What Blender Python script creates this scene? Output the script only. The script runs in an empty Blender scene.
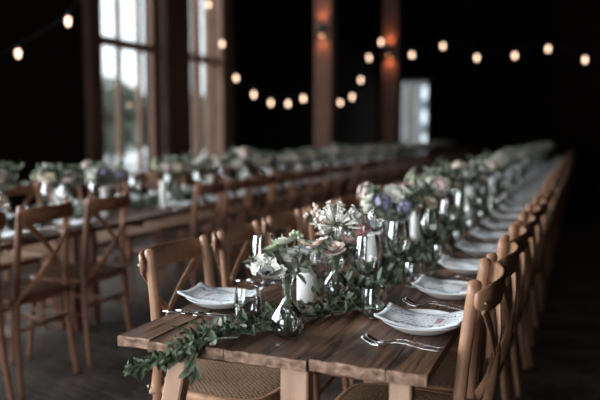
import bpy, math, random
from mathutils import Vector, Matrix
C = bpy.context.scene.collection
PI = math.pi
rnd = random.Random(7)

# ------------------------------------------------------------------ camera, world, light, exposure
cd = bpy.data.cameras.new('camera'); cam = bpy.data.objects.new('camera', cd); C.objects.link(cam)
cd.sensor_width = 36; cd.lens = 711.3/600*36
cam.location = (0, 0, 1.2548); cam.rotation_euler = (PI/2-.0936, 0, .378)
cd.dof.use_dof = True; cd.dof.focus_distance = 2.0; cd.dof.aperture_fstop = 1.45
cd.clip_end = 200
bpy.context.scene.camera = cam
w = bpy.data.worlds.new('overcast'); bpy.context.scene.world = w; w.use_nodes = True
bg = w.node_tree.nodes['Background']; bg.inputs[0].default_value = (.86, .93, 1, 1); bg.inputs[1].default_value = 5.0

def area(name, loc, rot, sx, sy, power, col):
    l = bpy.data.lights.new(name, 'AREA'); l.shape = 'RECTANGLE'; l.size = sx; l.size_y = sy
    l.energy = power; l.color = col
    o = bpy.data.objects.new(name, l); C.objects.link(o); o.location = loc; o.rotation_euler = rot
    return o
# daylight through the open barn door behind the camera and a window out of frame in the left wall
area('barn_door_daylight', (-2.0, -3.75, 1.75), (PI/2, 0, 0), 2.0, 3.1, 200, (.93, .97, 1))
area('left_window_daylight', (-6.05, 2.6, 3.2), (0, -PI/2, 0), 4.4, 2.4, 420, (.90, .96, 1))
area('near_left_window_daylight', (-6.05, -1.2, 3.2), (0, -PI/2, 0), 4.4, 2.4, 420, (.90, .96, 1))
vs = bpy.context.scene.view_settings
vs.view_transform = 'Standard'; vs.look = 'None'; vs.gamma = 1; vs.use_curve_mapping = False; vs.exposure = 0.14

# ------------------------------------------------------------------ materials
def mat(name, col, rough=.6, spec=.5, metal=0, trans=0, ior=1.45, emit=None, es=0):
    m = bpy.data.materials.new(name); m.use_nodes = True
    b = m.node_tree.nodes['Principled BSDF']
    b.inputs['Base Color'].default_value = (*col, 1); b.inputs['Roughness'].default_value = rough
    b.inputs['Specular IOR Level'].default_value = spec; b.inputs['Metallic'].default_value = metal
    b.inputs['Transmission Weight'].default_value = trans; b.inputs['IOR'].default_value = ior
    if emit:
        b.inputs['Emission Color'].default_value = (*emit, 1); b.inputs['Emission Strength'].default_value = es
    return m
def nodes(m): return m.node_tree, m.node_tree.nodes, m.node_tree.links, m.node_tree.nodes['Principled BSDF']
def ramp(nt, a, b, pa=.3, pb=.7):
    r = nt.nodes.new('ShaderNodeValToRGB'); r.color_ramp.elements[0].position = pa; r.color_ramp.elements[1].position = pb
    r.color_ramp.elements[0].color = (*a, 1); r.color_ramp.elements[1].color = (*b, 1); return r
def noisy(name, a, b, scale=(4, 4, 4), ns=3, rough=.6, spec=.5, bump=0, pa=.3, pb=.7, detail=6, coord='Object'):
    m = mat(name, a, rough, spec); nt, N, L, B = nodes(m)
    tc = N.new('ShaderNodeTexCoord'); mp = N.new('ShaderNodeMapping'); mp.inputs['Scale'].default_value = scale
    n = N.new('ShaderNodeTexNoise'); n.inputs['Scale'].default_value = ns; n.inputs['Detail'].default_value = detail
    L.new(tc.outputs[coord], mp.inputs[0]); L.new(mp.outputs[0], n.inputs['Vector'])
    r = ramp(nt, a, b, pa, pb); L.new(n.outputs['Fac'], r.inputs[0]); L.new(r.outputs[0], B.inputs['Base Color'])
    if bump:
        bp = N.new('ShaderNodeBump'); bp.inputs['Strength'].default_value = bump; bp.inputs['Distance'].default_value = .01
        L.new(n.outputs['Fac'], bp.inputs['Height']); L.new(bp.outputs[0], B.inputs['Normal'])
    return m
M = {}
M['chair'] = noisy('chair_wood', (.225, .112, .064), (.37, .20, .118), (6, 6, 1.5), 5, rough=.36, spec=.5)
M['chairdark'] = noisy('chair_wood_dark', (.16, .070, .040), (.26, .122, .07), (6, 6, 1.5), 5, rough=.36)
M['bolt'] = mat('bolt_metal', (.36, .29, .23), .45, metal=1)
M['legw'] = noisy('pale_timber', (.30, .175, .118), (.46, .295, .205), (3, 3, .6), 6, rough=.6, bump=.2)
M['steel'] = mat('cutlery_steel', (.72, .70, .68), .16, metal=1)
M['plate'] = mat('white_glaze', (.74, .74, .73), .18)
M['wax'] = mat('white_wax', (.78, .77, .73), .45)
M['wick'] = mat('wick', (.05, .04, .03), .8)
M['stem'] = mat('stem_green', (.12, .15, .085), .5)
def leafm(name, a, b): return noisy(name, a, b, (9, 9, 9), 3, rough=.5, spec=.35)
M['leaf'] = leafm('leaf_green', (.050, .070, .042), (.135, .168, .105))
M['leafd'] = leafm('leaf_dark', (.032, .048, .027), (.088, .115, .064))
M['leafg'] = leafm('leaf_greygreen', (.14, .165, .125), (.28, .31, .245))
M['white'] = noisy('petal_white', (.62, .62, .54), (.80, .78, .72), (20, 20, 20), 3, rough=.6)
M['cream'] = noisy('petal_cream', (.58, .50, .38), (.74, .66, .54), (20, 20, 20), 3, rough=.6)
M['blush'] = noisy('petal_blush', (.64, .48, .43), (.78, .66, .60), (20, 20, 20), 3, rough=.6)
M['pink'] = noisy('petal_pink', (.40, .17, .17), (.58, .32, .30), (20, 20, 20), 3, rough=.6)
M['purple'] = noisy('petal_purple', (.20, .17, .30), (.36, .33, .47), (20, 20, 20), 3, rough=.6)
M['lime'] = noisy('petal_green', (.34, .40, .24), (.55, .6, .42), (20, 20, 20), 3, rough=.6)
M['timber'] = noisy('old_timber', (.055, .026, .017), (.13, .062, .04), (5, 5, .7), 4, rough=.7, bump=.3)
M['postwood'] = noisy('post_timber', (.10, .045, .028), (.20, .095, .06), (5, 5, .7), 4, rough=.7, bump=.3)
M['winwood'] = noisy('window_timber', (.19, .095, .06), (.33, .18, .12), (5, 5, .7), 4, rough=.6)
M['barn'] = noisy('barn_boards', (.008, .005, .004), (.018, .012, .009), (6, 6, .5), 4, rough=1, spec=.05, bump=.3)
M['soil'] = mat('fixture_black', (.02, .02, .02), .5)
M['gravel'] = noisy('pale_gravel', (.5, .5, .48), (.68, .68, .66), (3, 3, 3), 6, rough=.9)
M['tree'] = leafm('tree_leaves', (.085, .11, .08), (.19, .225, .17))
M['leafpaint'] = noisy('cream_door_paint', (.36, .32, .27), (.46, .42, .36), (2, 2, 2), 4, rough=.6)
M['panewhite'] = mat('pale_shed_pane', (.42, .45, .46), .4)
M['shed'] = noisy('grey_boards', (.05, .055, .06), (.085, .09, .095), (6, 6, .6), 4, rough=.8)
M['bark'] = noisy('bark', (.09, .07, .05), (.18, .14, .1), (6, 6, 1), 5, rough=.9)
M['paint'] = noisy('pale_paint', (.17, .165, .155), (.23, .22, .205), (2, 2, 2), 4, rough=.6)
M['cord'] = mat('black_cord', (.004, .004, .004), .8)
M['bulb'] = mat('glowing_bulb', (1, .8, .6), .4, emit=(1, .66, .46), es=4.5)
M['glow'] = mat('sconce_lens', (1, .6, .3), .4, emit=(1, .45, .2), es=12)

# glass: thin fresnel shell (transparent, tinted, mirror at grazing angles)
def shell_glass(name, tint=(.93, .97, .96), rough=.02, base=.05):
    m = bpy.data.materials.new(name); m.use_nodes = True; nt = m.node_tree; N = nt.nodes; L = nt.links; N.clear()
    out = N.new('ShaderNodeOutputMaterial'); mx = N.new('ShaderNodeMixShader'); t = N.new('ShaderNodeBsdfTransparent')
    g = N.new('ShaderNodeBsdfGlossy'); g.inputs['Roughness'].default_value = rough
    t.inputs[0].default_value = (*tint, 1)
    fr = N.new('ShaderNodeLayerWeight'); fr.inputs['Blend'].default_value = .28
    ad = N.new('ShaderNodeMath'); ad.operation = 'MULTIPLY_ADD'; ad.inputs[1].default_value = .75; ad.inputs[2].default_value = base
    ad.use_clamp = True
    L.new(fr.outputs['Fresnel'], ad.inputs[0]); L.new(ad.outputs[0], mx.inputs[0])
    L.new(t.outputs[0], mx.inputs[1]); L.new(g.outputs[0], mx.inputs[2]); L.new(mx.outputs[0], out.inputs[0])
    return m
M['glass'] = shell_glass('clear_glass', (.985, .995, .99), base=.035)
M['pane'] = shell_glass('window_glass', (.96, .98, .98), base=.0)
m = shell_glass('rippled_water', (.99, 1, .995), .06, .20); M['water'] = m
nt = m.node_tree; tcn = nt.nodes.new('ShaderNodeTexCoord'); vn = nt.nodes.new('ShaderNodeTexVoronoi'); vn.inputs['Scale'].default_value = 60
bpn = nt.nodes.new('ShaderNodeBump'); bpn.inputs['Strength'].default_value = 1; bpn.inputs['Distance'].default_value = .012
nt.links.new(tcn.outputs['Object'], vn.inputs['Vector']); nt.links.new(vn.outputs['Distance'], bpn.inputs['Height'])
for nd in nt.nodes:
    if nd.type in ('BSDF_GLOSSY', 'LAYER_WEIGHT'): nt.links.new(bpn.outputs[0], nd.inputs['Normal'])

# table planks
m = mat('rustic_planks', (.1, .06, .04), .42); nt, N, L, B = nodes(m)
tc = N.new('ShaderNodeTexCoord'); mp = N.new('ShaderNodeMapping'); mp.inputs['Scale'].default_value = (20, 1.1, 20)
n1 = N.new('ShaderNodeTexNoise'); n1.inputs['Scale'].default_value = 3.2; n1.inputs['Detail'].default_value = 9; n1.inputs['Distortion'].default_value = .5
n2 = N.new('ShaderNodeTexNoise'); n2.inputs['Scale'].default_value = 3.5; n2.inputs['Detail'].default_value = 5
L.new(tc.outputs['Object'], mp.inputs[0]); L.new(mp.outputs[0], n1.inputs['Vector']); L.new(tc.outputs['Object'], n2.inputs['Vector'])
r1 = ramp(nt, (.024, .011, .006), (.25, .135, .080), .36, .70); L.new(n1.outputs['Fac'], r1.inputs[0])
r2 = ramp(nt, (.30, .28, .27), (1.15, 1.08, 1.0), .36, .62); L.new(n2.outputs['Fac'], r2.inputs[0])
mx = N.new('ShaderNodeMixRGB'); mx.blend_type = 'MULTIPLY'; mx.inputs[0].default_value = 1
L.new(r1.outputs[0], mx.inputs[1]); L.new(r2.outputs[0], mx.inputs[2]); L.new(mx.outputs[0], B.inputs['Base Color'])
rr = N.new('ShaderNodeMapRange'); rr.inputs[3].default_value = .30; rr.inputs[4].default_value = .62
L.new(n1.outputs['Fac'], rr.inputs[0]); L.new(rr.outputs[0], B.inputs['Roughness'])
bp = N.new('ShaderNodeBump'); bp.inputs['Strength'].default_value = .45; bp.inputs['Distance'].default_value = .006
L.new(n1.outputs['Fac'], bp.inputs['Height']); L.new(bp.outputs[0], B.inputs['Normal'])
M['plank'] = m
M['endgrain'] = noisy('plank_end_grain', (.08, .043, .028), (.34, .205, .138), (10, 4, 16), 4, rough=.7, bump=.5)
# cane weave
m = mat('woven_cane', (.2, .12, .07), .5); nt, N, L, B = nodes(m)
tc = N.new('ShaderNodeTexCoord'); mp = N.new('ShaderNodeMapping'); mp.inputs['Rotation'].default_value = (0, 0, PI/4); mp.inputs['Scale'].default_value = (1, 1, 1)
ck = N.new('ShaderNodeTexChecker'); ck.inputs['Scale'].default_value = 190
wv = N.new('ShaderNodeTexVoronoi'); wv.inputs['Scale'].default_value = 85; wv.voronoi_dimensions = '2D'; wv.inputs['Randomness'].default_value = .25
L.new(tc.outputs['Object'], mp.inputs[0]); L.new(mp.outputs[0], ck.inputs[0]); L.new(mp.outputs[0], wv.inputs['Vector'])
r = ramp(nt, (.36, .22, .13), (.035, .020, .012), .18, .58); L.new(wv.outputs['Distance'], r.inputs[0]); L.new(r.outputs[0], B.inputs['Base Color'])
bp = N.new('ShaderNodeBump'); bp.inputs['Strength'].default_value = .5; bp.inputs['Distance'].default_value = .003; bp.invert = True
L.new(wv.outputs['Distance'], bp.inputs['Height']); L.new(bp.outputs[0], B.inputs['Normal'])
M['cane'] = m
# printed napkin (UV: u along the length, v across)
m = mat('printed_linen', (.7, .74, .77), .8, .2); nt, N, L, B = nodes(m)
uv = N.new('ShaderNodeTexCoord'); sx = N.new('ShaderNodeSeparateXYZ'); L.new(uv.outputs['UV'], sx.inputs[0])
def math_(op, a, b=None, c=None):
    x = N.new('ShaderNodeMath'); x.operation = op
    for i, v in enumerate((a, b, c)):
        if v is None: continue
        if isinstance(v, (int, float)): x.inputs[i].default_value = v
        else: L.new(v, x.inputs[i])
    return x.outputs[0]
lines = math_('GREATER_THAN', math_('SINE', math_('MULTIPLY', sx.outputs[1], 44)), .15)
mp = N.new('ShaderNodeMapping'); mp.inputs['Scale'].default_value = (46, 14, 1); L.new(uv.outputs['UV'], mp.inputs[0])
nz = N.new('ShaderNodeTexNoise'); nz.inputs['Scale'].default_value = 1.0; nz.inputs['Detail'].default_value = 3; L.new(mp.outputs[0], nz.inputs['Vector'])
chars = math_('GREATER_THAN', nz.outputs['Fac'], .52)
mp2 = N.new('ShaderNodeMapping'); mp2.inputs['Scale'].default_value = (3.2, 2.2, 1); L.new(uv.outputs['UV'], mp2.inputs[0])
nz2 = N.new('ShaderNodeTexNoise'); nz2.inputs['Scale'].default_value = 1.6; nz2.inputs['Detail'].default_value = 1; L.new(mp2.outputs[0], nz2.inputs['Vector'])
ink = math_('MULTIPLY', math_('MULTIPLY', lines, chars), math_('MULTIPLY_ADD', nz2.outputs['Fac'], .9, .15))
# bold ornament rows near the long edges
mp3 = N.new('ShaderNodeMapping'); mp3.inputs['Scale'].default_value = (22, 12, 1); L.new(uv.outputs['UV'], mp3.inputs[0])
nz3 = N.new('ShaderNodeTexNoise'); nz3.inputs['Scale'].default_value = 1; nz3.inputs['Detail'].default_value = 2; L.new(mp3.outputs[0], nz3.inputs['Vector'])
edge = math_('GREATER_THAN', math_('ABSOLUTE', math_('SUBTRACT', sx.outputs[1], .5)), .27)
edge2 = math_('LESS_THAN', math_('ABSOLUTE', math_('SUBTRACT', sx.outputs[1], .5)), .38)
orn = math_('MULTIPLY', math_('MULTIPLY', edge, edge2), math_('GREATER_THAN', nz3.outputs['Fac'], .53))
allk = math_('MAXIMUM', math_('MULTIPLY', ink, .8), math_('MULTIPLY', orn, .85))
mc = N.new('ShaderNodeMixRGB'); L.new(allk, mc.inputs[0]); mc.inputs[1].default_value = (.74, .77, .79, 1); mc.inputs[2].default_value = (.10, .12, .15, 1)
# the small rosy stamp
st = math_('MULTIPLY', math_('LESS_THAN', math_('ABSOLUTE', math_('SUBTRACT', sx.outputs[0], .70)), .035),
           math_('LESS_THAN', math_('ABSOLUTE', math_('SUBTRACT', sx.outputs[1], .50)), .16))
mc2 = N.new('ShaderNodeMixRGB'); L.new(math_('MULTIPLY', st, .75), mc2.inputs[0]); L.new(mc.outputs[0], mc2.inputs[1]); mc2.inputs[2].default_value = (.42, .18, .20, 1)
L.new(mc2.outputs[0], B.inputs['Base Color'])
M['napkin'] = m
# floor
m = mat('worn_stone_blocks', (.05, .04, .035), .6); nt, N, L, B = nodes(m)
tc = N.new('ShaderNodeTexCoord'); mp = N.new('ShaderNodeMapping'); mp.inputs['Rotation'].default_value = (0, 0, .35)
bk = N.new('ShaderNodeTexBrick'); bk.inputs['Scale'].default_value = 4.4; bk.inputs['Mortar Size'].default_value = .03; bk.inputs['Mortar Smooth'].default_value = .6
bk.inputs['Color1'].default_value = (.105, .082, .068, 1); bk.inputs['Color2'].default_value = (.055, .042, .035, 1); bk.inputs['Mortar'].default_value = (.012, .010, .009, 1)
nz = N.new('ShaderNodeTexNoise'); nz.inputs['Scale'].default_value = 4; nz.inputs['Detail'].default_value = 6
ad = N.new('ShaderNodeMixRGB'); ad.blend_type = 'ADD'; ad.inputs[0].default_value = .06
L.new(tc.outputs['Object'], mp.inputs[0]); L.new(mp.outputs[0], ad.inputs[1]); L.new(nz.outputs['Color'], ad.inputs[2]); L.new(tc.outputs['Object'], nz.inputs['Vector'])
L.new(ad.outputs[0], bk.inputs['Vector'])
mm = N.new('ShaderNodeMixRGB'); mm.blend_type = 'MULTIPLY'; mm.inputs[0].default_value = .8; r = ramp(nt, (.3, .3, .3), (1.35, 1.28, 1.2), .32, .68)
L.new(nz.outputs['Fac'], r.inputs[0]); L.new(bk.outputs['Color'], mm.inputs[1]); L.new(r.outputs[0], mm.inputs[2]); L.new(mm.outputs[0], B.inputs['Base Color'])
bp = N.new('ShaderNodeBump'); bp.inputs['Strength'].default_value = .8; bp.inputs['Distance'].default_value = .02; bp.invert = True
L.new(bk.outputs['Fac'], bp.inputs['Height']); L.new(bp.outputs[0], B.inputs['Normal'])
M['floor'] = m

# ------------------------------------------------------------------ mesh helpers
class MB:
    def __init__(s): s.v = []; s.f = []; s.mi = []; s.uv = {}
    def add(s, vs_, fs, mi=0):
        o = len(s.v); s.v += [tuple(v) for v in vs_]
        for f in fs: s.f.append(tuple(i+o for i in f)); s.mi.append(mi)
        return s
    def merge(s, b, mi=None):
        o = len(s.v); s.v += b.v
        for f, m_ in zip(b.f, b.mi): s.f.append(tuple(i+o for i in f)); s.mi.append(m_ if mi is None else mi)
        return s
    def xf(s, mtx):
        s.v = [tuple(mtx @ Vector(v)) for v in s.v]; return s
    def mesh(s, name, mats, smooth=True, uvs=None):
        me = bpy.data.meshes.new(name); me.from_pydata(s.v, [], s.f)
        for m_ in (mats if isinstance(mats, (list, tuple)) else [mats]): me.materials.append(m_)
        me.polygons.foreach_set('material_index', s.mi)
        me.polygons.foreach_set('use_smooth', [smooth]*len(s.f))
        if uvs:
            l = me.uv_layers.new(name='UVMap')
            for lp in me.loops: l.data[lp.index].uv = uvs[lp.vertex_index]
        me.update(); return me
    def obj(s, name, mats, parent=None, smooth=True, loc=(0, 0, 0), uvs=None):
        o = bpy.data.objects.new(name, s.mesh(name, mats, smooth, uvs)); C.objects.link(o)
        o.location = loc
        if parent: o.parent = parent
        return o
def box(mb, c, s, mi=0, rot=None):
    x, y, z = s[0]/2, s[1]/2, s[2]/2
    vs_ = [Vector(p) for p in ((-x, -y, -z), (x, -y, -z), (x, y, -z), (-x, y, -z), (-x, -y, z), (x, -y, z), (x, y, z), (-x, y, z))]
    if rot: vs_ = [rot @ v for v in vs_]
    vs_ = [v+Vector(c) for v in vs_]
    return mb.add(vs_, [(0, 3, 2, 1), (4, 5, 6, 7), (0, 1, 5, 4), (1, 2, 6, 5), (2, 3, 7, 6), (3, 0, 4, 7)], mi)
def bbox(mb, c, s, b=.004, mi=0, rot=None):            # bevelled box
    hx, hy, hz = s[0]/2, s[1]/2, s[2]/2; b = min(b, hx*.9, hy*.9, hz*.9)
    rings = []
    for z, i in ((-hz, b), (-hz+b, 0), (hz-b, 0), (hz, b)):
        X, Y = hx-i, hy-i
        rings.append([Vector(p) for p in ((-X+b, -Y, z), (X-b, -Y, z), (X, -Y+b, z), (X, Y-b, z), (X-b, Y, z), (-X+b, Y, z), (-X, Y-b, z), (-X, -Y+b, z))])
    vs_ = [p for r_ in rings for p in r_]
    if rot: vs_ = [rot @ v for v in vs_]
    vs_ = [v+Vector(c) for v in vs_]
    fs = [tuple(range(7, -1, -1)), tuple(range(24, 32))]
    for k in range(3):
        for i in range(8): fs.append((k*8+i, k*8+(i+1) % 8, k*8+8+(i+1) % 8, k*8+8+i))
    return mb.add(vs_, fs, mi)
def smooth_path(P, n=6, closed=False):
    P = [Vector(p) for p in P]; out = []; m_ = len(P)
    rng = range(m_) if closed else range(m_-1)
    for i in rng:
        if closed: a, b, c, d = P[(i-1) % m_], P[i], P[(i+1) % m_], P[(i+2) % m_]
        else: a, b, c, d = P[max(i-1, 0)], P[i], P[i+1], P[min(i+2, m_-1)]
        for k in range(n):
            t = k/n
            out.append(.5*((2*b)+(c-a)*t+(2*a-5*b+4*c-d)*t*t+(3*b-a-3*c+d)*t**3))
    if not closed: out.append(P[-1])
    return out
def tube(mb, P, r, seg=8, closed=False, mi=0, caps=True):
    P = [Vector(p) for p in P]; n = len(P)
    R_ = r if isinstance(r, (list, tuple)) else [r]*n
    vs_ = []; prev = None
    for i, p in enumerate(P):
        a = P[(i-1) % n] if closed or i > 0 else P[i]; b = P[(i+1) % n] if closed or i < n-1 else P[i]
        t = (b-a).normalized()
        if prev is None:
            u = Vector((0, 0, 1)) if abs(t.z) < .9 else Vector((1, 0, 0)); u = (u-t*u.dot(t)).normalized()
        else: u = (prev-t*prev.dot(t)).normalized()
        prev = u; w_ = t.cross(u)
        for k in range(seg):
            an = 2*PI*k/seg; vs_.append(p+(u*math.cos(an)+w_*math.sin(an))*R_[i])
    fs = []
    for i in range(n if closed else n-1):
        j = (i+1) % n
        for k in range(seg): fs.append((i*seg+k, i*seg+(k+1) % seg, j*seg+(k+1) % seg, j*seg+k))
    if caps and not closed:
        fs.append(tuple(range(seg-1, -1, -1))); fs.append(tuple((n-1)*seg+k for k in range(seg)))
    return mb.add(vs_, fs, mi)
def ribbon(mb, P, W, wd, th, mi=0):                    # flat bent strip, W = width direction per point
    P = [Vector(p) for p in P]; n = len(P); vs_ = []
    for i, p in enumerate(P):
        t = (P[min(i+1, n-1)]-P[max(i-1, 0)]).normalized()
        w_ = Vector(W[i] if isinstance(W, list) else W); w_ = (w_-t*w_.dot(t)).normalized(); nn = t.cross(w_)
        a = (wd[i] if isinstance(wd, list) else wd)/2; h = (th[i] if isinstance(th, list) else th)/2; c = min(h*.8, a*.8)
        for (x, y) in ((-a, -h+c), (-a+c, -h), (a-c, -h), (a, -h+c), (a, h-c), (a-c, h), (-a+c, h), (-a, h-c)):
            vs_.append(p+w_*x+nn*y)
    fs = [tuple(range(7, -1, -1)), tuple((n-1)*8+k for k in range(8))]
    for i in range(n-1):
        for k in range(8): fs.append((i*8+k, i*8+(k+1) % 8, i*8+8+(k+1) % 8, i*8+8+k))
    return mb.add(vs_, fs, mi)
def lathe(mb, prof, seg=32, c=(0, 0, 0), mi=0, cap0=False, cap1=False):
    vs_ = []; n = len(prof)
    for (r, z) in prof:
        for k in range(seg):
            a = 2*PI*k/seg; vs_.append((c[0]+r*math.cos(a), c[1]+r*math.sin(a), c[2]+z))
    fs = []
    for i in range(n-1):
        for k in range(seg): fs.append((i*seg+k, i*seg+(k+1) % seg, i*seg+seg+(k+1) % seg, i*seg+seg+k))
    if cap0: fs.append(tuple(range(seg-1, -1, -1)))
    if cap1: fs.append(tuple((n-1)*seg+k for k in range(seg)))
    return mb.add(vs_, fs, mi)
def sprof(P, n=5): return [(max(p.x, .0004), p.y) for p in smooth_path([(a, b, 0) for a, b in P], n)]
def empty(name, loc=(0, 0, 0), rz=0):
    o = bpy.data.objects.new(name, None); C.objects.link(o); o.location = loc; o.rotation_euler = (0, 0, rz)
    o.empty_display_size = .05; return o
def tag(o, label=None, cat=None, group=None, kind=None):
    for k, v in (('label', label), ('category', cat), ('group', group), ('kind', kind)):
        if v: o[k] = v
    return o
kids = {}
def copy_tree(o, loc, rz=0, parent=None):
    c = o.copy(); C.objects.link(c)
    if parent: c.parent = parent
    else: c.location = loc; c.rotation_euler = (0, 0, rz)
    for ch in list(o.children): copy_tree(ch, None, 0, c)
    return c
used = set()
def place(proto, loc, rz=0):
    if proto.name not in used: used.add(proto.name); proto.location = loc; proto.rotation_euler = (0, 0, rz); return proto
    return copy_tree(proto, loc, rz)
ORD = ['nearest', 'second', 'third', 'fourth', 'fifth', 'sixth', 'seventh', 'eighth', 'ninth', 'tenth', 'eleventh', 'twelfth']

# ------------------------------------------------------------------ the barn
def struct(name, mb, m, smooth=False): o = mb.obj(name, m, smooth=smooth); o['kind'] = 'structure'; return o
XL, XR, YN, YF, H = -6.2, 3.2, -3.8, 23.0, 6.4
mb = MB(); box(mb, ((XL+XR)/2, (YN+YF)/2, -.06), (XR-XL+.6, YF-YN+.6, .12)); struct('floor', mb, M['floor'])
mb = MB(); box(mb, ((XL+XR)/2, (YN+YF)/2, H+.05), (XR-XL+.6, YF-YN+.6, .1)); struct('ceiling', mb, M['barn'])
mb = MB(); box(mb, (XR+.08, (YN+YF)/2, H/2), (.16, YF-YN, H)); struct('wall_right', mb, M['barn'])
wz0, wz1 = .5, 5.6
openings = [(-2.4, 0.0), (1.4, 3.8), (8.16, 9.52), (10.36, 11.62)]
mb = MB(); y = YN
for a, b in openings:
    box(mb, (XL-.09, (y+a)/2, H/2), (.18, a-y, H)); box(mb, (XL-.09, (a+b)/2, wz0/2), (.18, b-a, wz0)); box(mb, (XL-.09, (a+b)/2, (wz1+H)/2), (.18, b-a, H-wz1)); y = b
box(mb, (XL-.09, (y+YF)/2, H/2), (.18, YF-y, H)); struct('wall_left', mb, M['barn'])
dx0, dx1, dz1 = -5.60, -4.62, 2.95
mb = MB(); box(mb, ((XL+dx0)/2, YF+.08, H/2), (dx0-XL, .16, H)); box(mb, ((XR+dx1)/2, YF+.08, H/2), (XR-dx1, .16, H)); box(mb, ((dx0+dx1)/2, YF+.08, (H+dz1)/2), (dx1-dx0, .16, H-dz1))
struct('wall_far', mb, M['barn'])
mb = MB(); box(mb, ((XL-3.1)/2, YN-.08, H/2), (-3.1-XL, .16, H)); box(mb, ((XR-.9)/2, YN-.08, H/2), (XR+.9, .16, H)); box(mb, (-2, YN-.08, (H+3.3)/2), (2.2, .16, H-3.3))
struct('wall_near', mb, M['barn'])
# windows in the left wall
def window(i, a, b, mulls, ztr=2.53, dp=.07):
    f = MB(); x = XL+.0
    for yy, wd_ in [(a+.035, .07), (b-.035, .07)]+[(q, .075) for q in mulls]: bbox(f, (x-.055+dp/2, yy, (wz0+wz1)/2), (dp, wd_-.015, wz1-wz0), .006)
    bbox(f, (x-.01, (a+b)/2, ztr), (.10, b-a, .12), .006)
    bbox(f, (x, (a+b)/2, wz1-.04), (.15, b-a, .08), .006)
    o = struct('window_%d' % i, f, M['winwood'])
    s = MB(); bbox(s, (x+.04, (a+b)/2, wz0-.02), (.28, b-a+.1, .05), .006); s.obj('window_sill', M['winwood'], o, False)
    ys = [a]+list(mulls)+[b]
    for k in range(len(ys)-1):
        for z0, z1 in ((wz0, ztr), (ztr, wz1)):
            p = MB(); box(p, (XL-.05, (ys[k]+ys[k+1])/2, (z0+z1)/2), (.004, ys[k+1]-ys[k], z1-z0)); p.obj('pane', M['pane'], o, False)
window(1, 8.16, 9.52, (8.63, 9.14)); window(2, 10.36, 11.62, (10.76, 11.2), 2.53, .17)
window(3, 1.4, 3.8, (2.2, 3.0)); window(4, -2.4, 0, (-1.6, -.8))
# wall posts
for i, (yy, wd_) in enumerate([(9.93, .74), (7.94, .26), (11.86, .3)]):
    mb = MB(); bbox(mb, (XL+(.06 if i else .1), yy, H/2), (.12 if i else .2, wd_, H), .02); struct('trim_%d' % (i+1), mb, M['timber'])
# free standing posts with up-and-down sconces
def post(x, y, wd_, fz, label, lab2, pw, pm):
    mb = MB(); bbox(mb, (x, y, H/2), (wd_, wd_, H), .02)
    tag(mb.obj('timber_post', pm, smooth=False), label, 'post', 'free standing posts')
    s = empty('wall_sconce', (x-.0, y-wd_/2-.055, fz))
    tag(s, lab2, 'wall light', 'sconces on the posts')
    b = MB(); lathe(b, sprof([(.001, -.09), (.045, -.09), (.045, 0), (.045, .09), (.001, .09)], 4), 16); b.obj('lamp_body', M['soil'], s)
    b = MB(); bbox(b, (0, .045, 0), (.07, .03, .1), .004); b.obj('mounting_plate', M['soil'], s, False)
    for sg in (-1, 1):
        b = MB(); lathe(b, [(.0005, 0), (.034, 0)], 16, (0, 0, sg*.096)); b.obj('lens', M['glow'], s)
        l = bpy.data.lights.new('sconce_beam', 'SPOT'); l.energy = pw; l.color = (1, .36, .16); l.spot_size = 1.9; l.spot_blend = .8; l.shadow_soft_size = .03
        o = bpy.data.objects.new('sconce_beam', l); C.objects.link(o); o.parent = s; o.location = (0, -.01, sg*.11)
        o.rotation_euler = ((PI if sg > 0 else 0)+sg*0, 0, 0)
post(-4.06, 11.4, .31, 2.95, 'broad reddish timber post, the left one of two lit by sconces', 'small black up and down light on the broad left timber post', 8, M['postwood'])
post(-3.95, 15.4, .36, 3.02, 'darker timber post beside the far doorway, lit red by its sconce', 'small black up and down light on the post by the doorway', 22, M['timber'])
# far doorway: pale door leaf standing open, planked panel seen beyond
f = MB()
bbox(f, (dx0+.04, YF-.02, dz1/2), (.1, .24, dz1), .006); bbox(f, (dx1-.04, YF-.02, dz1/2), (.08, .24, dz1), .006); bbox(f, ((dx0+dx1)/2, YF-.02, dz1+.0), (dx1-dx0+.1, .24, .12), .006)
d = struct('door_1', f, M['paint'])
lf = MB(); bbox(lf, (0, 0, dz1/2-.03), (.26, .045, dz1-.16), .004)
for zz in (.7, 1.9): bbox(lf, (0, -.028, zz), (.15, .02, .85), .006)
o = lf.obj('door_leaf', M['leafpaint'], d, False, (dx0+.22, YF+.5, 0)); o.rotation_euler = (0, 0, .5)
kn = MB(); lathe(kn, sprof([(.001, -.03), (.028, -.02), (.028, .02), (.001, .03)], 4), 12, (.09, -.05, 1.05)); kn.obj('door_knob', M['bolt'], o)

# outside: ground, trees, hedge, shed seen through the doorway
mb = MB(); box(mb, (-30, 12, -.16), (47, 60, .12)); box(mb, (-2, 33, -.16), (9, 18, .12)); struct('ground', mb, M['gravel'])
def leaf_cloud(mb, c, rad, n, size, rg):
    for _ in range(n):
        d_ = Vector((rg.gauss(0, 1), rg.gauss(0, 1), rg.gauss(0, 1))).normalized()*(rg.random()**.4)
        p = Vector(c)+Vector((d_.x*rad[0], d_.y*rad[1], d_.z*rad[2]))
        a = Vector((rg.gauss(0, 1), rg.gauss(0, 1), rg.gauss(0, 1))).normalized(); b = a.orthogonal().normalized()
        s_ = size*(.6+.8*rg.random())
        mb.add([p-a*s_, p+b*s_*.5, p+a*s_, p-b*s_*.5], [(0, 1, 2, 3)])
sh = empty('garden_shed', (-8.2, 31, -.1)); b = MB(); box(b, (0, .05, 1.9), (5.0, .3, 3.8)); b.obj('board_wall', M['shed'], sh, False)
b = MB(); bbox(b, (0, 0, 3.9), (5.4, .9, .16), .02); b.obj('roof', M['soil'], sh, False)
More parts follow.
